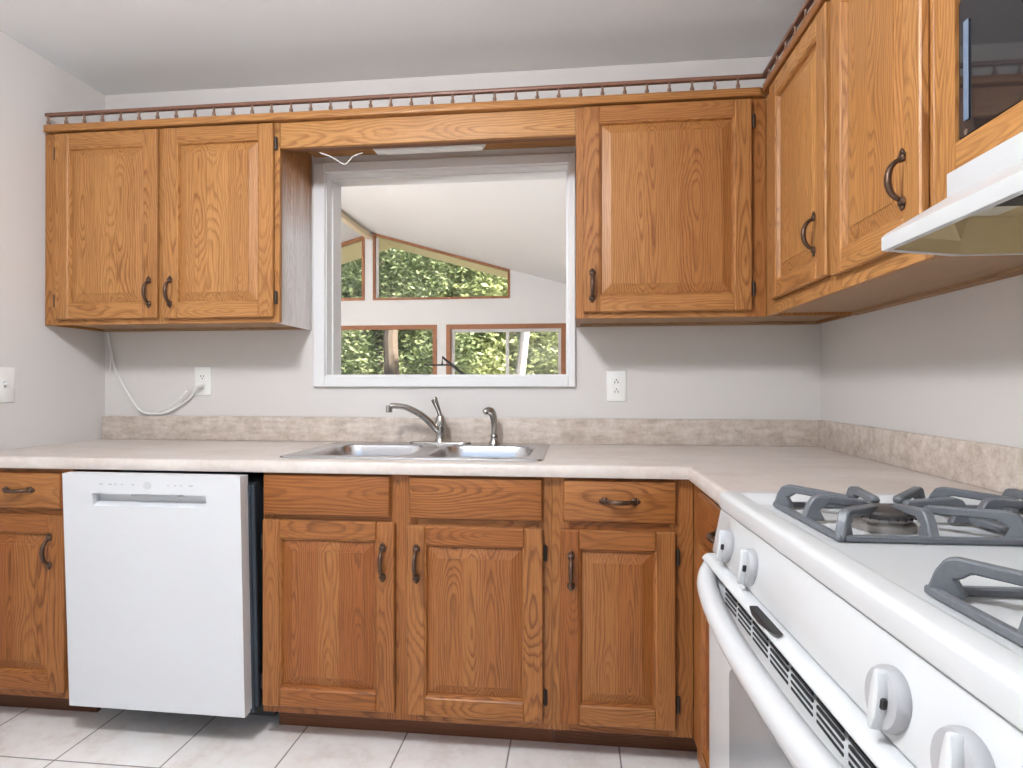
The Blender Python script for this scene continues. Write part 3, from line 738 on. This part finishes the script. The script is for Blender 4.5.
n_ = len(sp); MB().tube(sp, [.0145 - .0035 * i / (n_ - 1) for i in range(n_)], 12).lathe([(.0105, -.003), (.0128, .0), (.0128, .022), (.009, .025)], (-.187, -.078, .131), 'z', 14).build('spout', 'nickel', fc)
MB().tube(smooth_path([(.002, -.003, .102), (-.002, -.010, .124), (-.009, -.020, .150), (-.018, -.028, .176), (-.022, -.030, .182)], 4), [.0135, .0115, .0105, .010, .0095, .0095, .010, .0105, .011, .0118, .0125, .0132, .0138, .0138, .0132, .012, .008], 12, .8, (0, 1, .3)).build('lever', 'nickel', fc)
sy = thing('side_sprayer', 'brushed nickel pull-out side sprayer right of the faucet', 'sprayer', (1.772, FY, CT + .0045))
MB().lathe([(.023, 0), (.022, .006), (.016, .014), (.0145, .03), (.016, .034), (.0145, .038)]).build('base', 'nickel', sy)
MB().tube(smooth_path([(0, 0, .036), (0, 0, .075), (-.002, -.002, .105), (-.010, -.008, .128), (-.024, -.016, .134), (-.036, -.024, .126)], 4), [.0125, .0125, .012, .012, .012, .0125, .013, .0135, .014, .0145, .015, .0155, .016, .016, .0155, .015, .0145, .0135, .013, .0125, .011], 12).build('spray_head', 'nickel', sy)

# ------------------------------------------------------------------ dishwasher
dw = thing('dishwasher', 'white front-control dishwasher pulled slightly out between base cabinets', 'dishwasher', (.4555, -.660, 0), (R(2.1), 0, R(-.55)))
F0, F1 = .111, .871
MB().box(.012, .612, .045, .58, .100, .835).build('tub', 'tub', dw)
MB().box(.02, .622, .155, .55, .022, .099).build('base_tray', 'black', dw)
# door skin with a pocket handle: boxes around the pocket
pk = (.104, .494, F1 - .102, F1 - .062)
mb = MB()
def frontbox(x0, x1, z0, z1): mb.box(x0, x1, 0, .03, z0, z1)
frontbox(.0, pk[0], F0, F1); frontbox(pk[1], .608, F0, F1); frontbox(pk[0], pk[1], F0, pk[2]); frontbox(pk[0], pk[1], pk[3], F1)
mb.box(.003, .605, .0305, .048, F0 + .004, F1 - .003)
bmesh.ops.remove_doubles(mb.bm, verts=mb.bm.verts, dist=1e-5)
mb.build('door', 'dw_white', dw, smooth=20)
# sloped pocket floor + shadow lip
MB().prism([(.001, pk[2]), (.028, pk[2] + .012), (.028, pk[2])], 'x', pk[0] + .0005, pk[1] - .0005).build('pocket_ledge', 'dw_white', dw)
MB().box(pk[0] + .13, pk[1] - .095, .004, .027, pk[3] - .009, pk[3] - .0005, bev=.002).build('latch', 'print_grey', dw)
ic = MB()
for x, w_ in ((.130, .012), (.162, .012), (.183, .006), (.205, .006), (.242, .008), (.285, .004), (.365, .005), (.388, .006), (.408, .006), (.437, .014)):
    ic.box(x, x + w_, -.0006, .0004, F1 - .034, F1 - .030)
ic.build('control_marks', 'print_grey', dw)
MB().lathe([(.013, 0), (.013, .0016), (0, .002)], (.296, 0.0, F1 - .033), 'y', 20, xf=Matrix.Scale(-1, 4, (0, 1, 0))).build('start_button', 'enamel', dw)
for z in (.80, .755, .62, .46, .30, .14): MB().lathe([(.0045, 0), (.0045, .003), (0, .004)], (.6125, .07, z), 'x', 8).build('screw', 'steel', dw)
MB().box(.600, .622, .052, .066, .115, .835, bev=.002).build('mounting_rail', 'tub', dw)
for x, y in ((.115, .33), (.585, .33), (.115, .53), (.585, .53)): MB().lathe([(.018, 0), (.018, .010), (.009, .012), (.009, .101)], (x, y, 0), 'z', 12).build('foot', 'black', dw)

# ------------------------------------------------------------------ range
rg = thing('gas_range', 'white front-control gas range at the right with dark grey grates', 'range', (2.343, -1.262, 0), (0, R(-.55), R(-90 + 1.2)))
RWD, RDP = .79, .66
MB().box(.004, RWD - .004, .035, RDP, .03, .905).build('body', 'enamel', rg)
for x in (.06, .73):
    for y in (.1, .6): MB().lathe([(.02, 0 if x < .3 else -.006), (.02, .01), (.008, .012), (.008, .032)], (x, y, 0), 'z', 10).build('foot', 'black', rg)
# cooktop: raised rim, lower deck
def cooktop():
    bm = bmesh.new(); prev = None
    for ins, z, r in ((.003, .921, .014), (.0, .924, .016), (-.001, .945, .016), (.0005, .9495, .018), (.004, .9525, .018), (.008, .9535, .018), (.028, .954, .016), (.033, .9525, .014), (.040, .945, .013), (.047, .939, .012), (.056, .937, .010)):
        L = loop(bm, rrect(ins, RWD - ins, .019 + ins, RDP - ins, r, 5), z)
        if prev: skin(bm, prev, L)
        else: bm.faces.new(L)
        prev = L
    bm.faces.new(prev); bmesh.ops.recalc_face_normals(bm, faces=bm.faces)
    me = bpy.data.meshes.new('cooktop'); bm.to_mesh(me); bm.free(); me.materials.append(M['enamel'])
    me.polygons.foreach_set('use_smooth', [True] * len(me.polygons)); me.set_sharp_from_angle(angle=R(33))
    o = bpy.data.objects.new('cooktop', me); COL.objects.link(o); o.parent = rg; return o
ck = cooktop()
# control panel, leaning back
PB, PT = .839, .9195
MB().prism([(.007, PB), (.045, PB), (.045, PT), (.023, PT), (.014, PB + .035)], 'x', .003, RWD - .003, .002, 2).build('control_panel', 'enamel', rg)
def knob(x, z):
    k = MB()
    k.lathe([(.0260, 0), (.0278, .003), (.0273, .010), (.0252, .0140), (.022, .0150), (0, .0145)], (0, 0, 0), 'z', 32)
    base = k.build('knob', 'knob_grey', rg, loc=(x, .0165, z)); base.rotation_euler = (R(90 - 7), 0, 0)
    k2 = MB(); k2.prism([(-.003, -.0265), (.003, -.0265), (.0075, -.013), (.0085, 0), (.0075, .013), (.003, .0265), (-.003, .0265), (-.0055, .013), (-.006, 0), (-.0055, -.013)], 'z', .012, .0235, .003, 2)
    g_ = k2.build('grip', 'enamel', base); g_.location = (.004, 0, 0)
    MB().box(.0105, .0145, -.005, .005, .0145, .0205, bev=.0015).build('pointer', 'black', base)
    for a in (-100, -35, 35, 90):
        c, s = math.cos(R(a + 90)), math.sin(R(a + 90))
        MB().box(c * .038 - .002, c * .038 + .002, s * .038 - .001, s * .038 + .001, -.0005, .0006).build('dial_mark', 'print_grey', base)
KN = (.092, .214, .598, .694)
for x in KN: knob(x, .871)
# oven door
od = MB().prism(rrect(.003, RWD - .003, .215, .800, .012, 4), 'y', .0, .034, .004, 2).build('oven_door', 'enamel', rg)
MB().prism(rrect(.143, .650, .330, .690, .022, 5), 'y', -.0012, .002, .0006).build('oven_window', 'oven_glass', od)
cap = MB(); cp = [(.001, .836), (-.006, .834), (-.012, .828), (-.0125, .826), (-.006, .8215), (.03, .8215), (.034, .836)]
cap.prism(cp, 'x', .004, RWD - .004, .002, 1); cap.build('top_trim', 'enamel', od)
vt = MB(); x = .122
while x < .66:
    for r_ in range(5): vt.box(x, x + .060, -.0010, .001, .8135 - r_ * .0078, .8168 - r_ * .0078)
    x += .071
vt.build('vent_slots', 'slot', od)
MB().prism([(.285, .8385), (.385, .8385), (.365, .834), (.325, .8285), (.298, .8295)], 'y', -.0130, .0, .001).build('latch_slot', 'black', od)
hp = smooth_path([(.016, .006, .824), (.019, .000, .812), (.045, -.012, .800), (.11, -.023, .790), (.24, -.033, .784), (.395, -.036, .782), (.55, -.033, .784), (.68, -.023, .790), (.745, -.012, .800), (.771, .000, .812), (.774, .006, .824)], 5)
MB().tube(hp, [.013 + .0055 * min(1, min(i, len(hp) - 1 - i) / 12) for i in range(len(hp))], 14, 1.0).build('handle', 'enamel', od)
MB().prism(rrect(.003, RWD - .003, .04, .205, .01, 4), 'y', .002, .034, .004).build('bottom_drawer', 'enamel', rg)
# grates and burners
DK = .9372
def grate(x0, x1, y0, y1):
    g = thing_part('grate', rg)
    mb = MB(); b = .010; zb = DK + .001; zt = DK + .010
    mb.box(x0, x1, y0, y0 + b, zb, zt, bev=.002).box(x0, x1, y1 - b, y1, zb, zt, bev=.002).box(x0, x0 + b, y0 + b, y1 - b, zb, zt, bev=.002).box(x1 - b, x1, y0 + b, y1 - b, zb, zt, bev=.002)
    ym = (y0 + y1) / 2; mb.box(x0 + b, x1 - b, ym - .010, ym + .010, zb + .004, zt + .006, bev=.003)
    g_frame = mb.build('grate', 'iron', rg)
    cx = (x0 + x1) / 2; hx = (x1 - x0) / 2 - b / 2; hy = (y1 - y0) / 4 - b / 2
    H = .039
    for cy in (y0 + (y1 - y0) / 4, y1 - (y1 - y0) / 4):
        for sx, sy_ in ((-1, -1), (1, -1), (1, 1), (-1, 1), (0, -1), (1, 0), (0, 1), (-1, 0)):
            P = Vector((cx + sx * hx, cy + sy_ * hy, 0)); Cn = Vector((cx, cy, 0)); d = (Cn - P); L = d.length; d.normalize()
            stop = L - (.030 if sx * sy_ == 0 else .052)
            z0 = zb + .003
            prof = [(-.004, z0), (.004, z0 + H * .6), (.012, z0 + H * .92), (.022, z0 + H), (stop, z0 + H - .006), (stop + .004, z0 + H - .012), (stop, z0 + H - .018), (.034, z0 + H - .013), (.026, z0 + H - .020), (.021, z0 + H * .45), (.030, z0)]
            xf = Matrix.Translation(P) @ Matrix.Rotation(math.atan2(d.y, d.x), 4, 'Z')
            MB().prism(prof, 'y', -.0066, .0066, .002, 1, xf=xf).build('finger', 'iron', g_frame)
        bn = MB(); c = (cx + .026, cy - .020, DK)
        bn.lathe([(.044, .0005), (.044, .010), (.038, .014), (.036, .028)], c, 'z', 24); bb = bn.build('burner', 'burner_base', rg)
        MB().lathe([(.043, .0195), (.0445, .022), (.0445, .0265), (.041, .030), (.028, .0322), (0, .0328)], c, 'z', 28).build('burner_cap', 'burner', bb)
        pt = MB()
        for k in range(24):
            a = 2 * math.pi * k / 24; pt.box(-.0012, .0012, -.0008, .0008, .0190, .0230, xf=Matrix.Translation(c) @ Matrix.Rotation(a, 4, 'Z') @ Matrix.Translation((.0445, 0, 0)))
        pt.build('flame_ports', 'slot', bb)
def thing_part(*a): return None
grate(.070, .316, .095, .599)
grate(.514, .760, .088, .592)

# ------------------------------------------------------------------ range hood
hd = thing('range_hood', 'white under-cabinet range hood over the gas range', 'hood', (RW, -1.2475, 1.388), ROTR)
def hood():
    bm = bmesh.new(); Wd = .762
    def lp(fy, ch, cx_, z):       # outline: back-left, chamfer start, front corners..., local (x, y)
        return loop(bm, [(.006 + cx_ * 0, -.004), (.008, -.275), (.066 if ch else .010, fy), (Wd - (.066 if ch else .010), fy), (Wd - .008, -.275), (Wd - .006, -.004)], z)
    A = lp(-.425, 1, 0, .003); A0 = lp(-.424, 1, 0, .0); B = lp(-.425, 1, 0, .023); B2 = lp(-.418, 1, 0, .030)
    Cc = loop(bm, [(.012, -.004), (.014, -.26), (.046, -.306), (Wd - .046, -.306), (Wd - .014, -.26), (Wd - .012, -.004)], .096)
    D = loop(bm, [(.040, -.004), (.040, -.26), (.042, -.304), (Wd - .042, -.304), (Wd - .040, -.26), (Wd - .040, -.004)], .098)
    E_ = loop(bm, [(.040, -.004), (.040, -.26), (.042, -.304), (Wd - .042, -.304), (Wd - .040, -.26), (Wd - .040, -.004)], .1385)
    skin(bm, A0, A); skin(bm, A, B); skin(bm, B, B2); skin(bm, B2, Cc); skin(bm, Cc, D); skin(bm, D, E_); bm.faces.new(E_)
    # bottom rim turned inwards
    I = loop(bm, [(.020, -.018), (.022, -.270), (.076, -.412), (Wd - .076, -.412), (Wd - .022, -.270), (Wd - .020, -.018)], .0)
    skin(bm, A0, I)
    bmesh.ops.recalc_face_normals(bm, faces=bm.faces)
    me = bpy.data.meshes.new('shell'); bm.to_mesh(me); bm.free(); me.materials.append(M['enamel'])
    me.polygons.foreach_set('use_smooth', [True] * len(me.polygons)); me.set_sharp_from_angle(angle=R(30))
    o = bpy.data.objects.new('shell', me); COL.objects.link(o); o.parent = hd
    bm = bmesh.new()
    I1 = loop(bm, [(.020, -.018), (.022, -.270), (.076, -.412), (Wd - .076, -.412), (Wd - .022, -.270), (Wd - .020, -.018)], .0005)
    I2 = loop(bm, [(.022, -.020), (.024, -.270), (.078, -.408), (Wd - .078, -.408), (Wd - .024, -.270), (Wd - .022, -.020)], .024)
    I3 = loop(bm, [(.024, -.022), (.030, -.262), (.090, -.330), (Wd - .090, -.330), (Wd - .030, -.262), (Wd - .024, -.022)], .064)
    skin(bm, I1, I2); skin(bm, I2, I3); bm.faces.new(I3)
    me = bpy.data.meshes.new('underside'); bm.to_mesh(me); bm.free(); me.materials.append(M['hood_in'])
    o = bpy.data.objects.new('underside', me); COL.objects.link(o); o.parent = hd
    MB().box(.062, .125, -.30, -.235, .058, .0630).build('label_plate', 'hood_label', o)
    MB().box(.130, .175, -.31, -.24, .054, .0632).build('switch_box', 'black', o)
hood()
MB().prism([(.30, .046), (.46, .046), (.45, .052), (.31, .052)], 'y', -.372, -.360, .002).build('logo_bump', 'enamel', hd)

# ------------------------------------------------------------------ outlets, switch, cords
def outlet(label, x, z, w_, h_, flip):
    o_ = thing('wall_outlet', label, 'outlet', (x, 0, z))
    MB().box(-w_ / 2, w_ / 2, -.006, -.0005, -h_ / 2, h_ / 2, bev=.0025, seg=2).build('cover_plate', 'white_plastic', o_)
    if flip: MB().box(-.0165, .0165, -.0075, -.0055, -.034, .034, bev=.001).build('receptacle_face', 'white_plastic', o_)
    s_ = MB(); y = -.0082 if flip else -.0090
    for cz in (.019, -.019):
        if not flip: MB().lathe([(.017, 0), (.0165, .0025), (0, .003)], (0, -.006, cz), 'y', 20, xf=Matrix.Translation((0, -.012, 0)) @ Matrix.Scale(-1, 4, (0, 1, 0))).build('receptacle_face', 'white_plastic', o_)
        sg = 1 if flip else -1
        for dx in (-.0062, .0062): s_.box(dx - .0016, dx + .0016, y, y + .0012, cz - .004 - sg * .003, cz + .004 - sg * .003)
        s_.lathe([(.0028, 0), (.0028, .001)], (0, y, cz + sg * .0068), 'y', 10)
    s_.build('socket_slots', 'slot', o_)
    return o_
outlet('white duplex wall outlet with a cord plugged in, left of the sink', .471, 1.171, .078, .124, False)
outlet('white rectangular-faced wall outlet right of the pass-through window', 2.259, 1.149, .078, .122, True)
sw = thing('light_switch', 'white toggle light switch on the left wall', 'switch', (0, -.466, 1.155), (0, 0, R(90)))
MB().box(-.040, .040, -.006, -.0005, -.065, .065, bev=.0025, seg=2).build('cover_plate', 'white_plastic', sw)
MB().box(-.0045, .0045, -.0068, -.0055, -.012, .012).build('toggle_slot', 'print_grey', sw)
MB().box(-.0035, .0035, -.018, -.006, -.002, .009, bev=.001).build('toggle', 'white_plastic', sw)
cd = thing('power_cord', 'white power cord hanging from the cabinet and plugged into the left outlet', 'cord', (.028, -.012, 1.388))
cpts = [(.028, 1.387), (.034, 1.345), (.042, 1.31), (.057, 1.243), (.09, 1.176), (.139, 1.097), (.186, 1.04), (.243, 1.027), (.305, 1.032), (.375, 1.067), (.422, 1.102), (.448, 1.134)]
MB().tube(smooth_path([(x - .028, -.016 + .012, z - 1.388) for x, z in cpts[:-1]] + [(.448 - .028, -.020, 1.134 - 1.388), (.462 - .028, -.030, 1.150 - 1.388)]), .0042, 8).build('cable', 'white_plastic', cd)
MB().tube(smooth_path([(.042 - .028, 0, 1.30 - 1.388), (.038 - .028, 0, 1.26 - 1.388), (.033 - .028, .004, 1.212 - 1.388)]), .003, 6).build('cord_end', 'white_plastic', cd)
MB().box(.432, .455, -.024, .0, -.245, -.228, bev=.004, seg=2).build('plug', 'white_plastic', cd)
MB().tube(smooth_path([(.243 - .028, -.004, 1.030 - 1.388), (.31 - .028, -.012, 1.050 - 1.388), (.38 - .028, -.020, 1.092 - 1.388), (.418 - .028, -.024, 1.128 - 1.388)]), [.0022] * 13 + [.004] * 3 + [.006] * 3, 6).build('cord_switch', 'white_plastic', cd)

# ------------------------------------------------------------------ kitchen ceiling lamp (above the photograph)
kl = thing('ceiling_light', 'round flush ceiling light of the kitchen, above the frame', 'light', (1.39, -1.95, CH))
MB().lathe([(.17, -.0005), (.17, -.03), (.15, -.04)], n=32).build('base', 'white_plastic', kl)
MB().lathe([(.12, -.041), (.145, -.08), (.15, -.13), (.13, -.18), (.08, -.21), (0, -.222)], n=32).build('lamp_bowl', 'lamp', kl)

for o in COL.objects:      # groups of alike things
    k = o.name.split('.')[0]
    g = {'wall_cabinet': 'oak wall cabinets', 'base_cabinet': 'oak base cabinets', 'gallery_rail': 'gallery rails on the cabinets', 'wall_outlet': 'white wall outlets'}.get(k)
    if g and o.parent is None: o['group'] = g
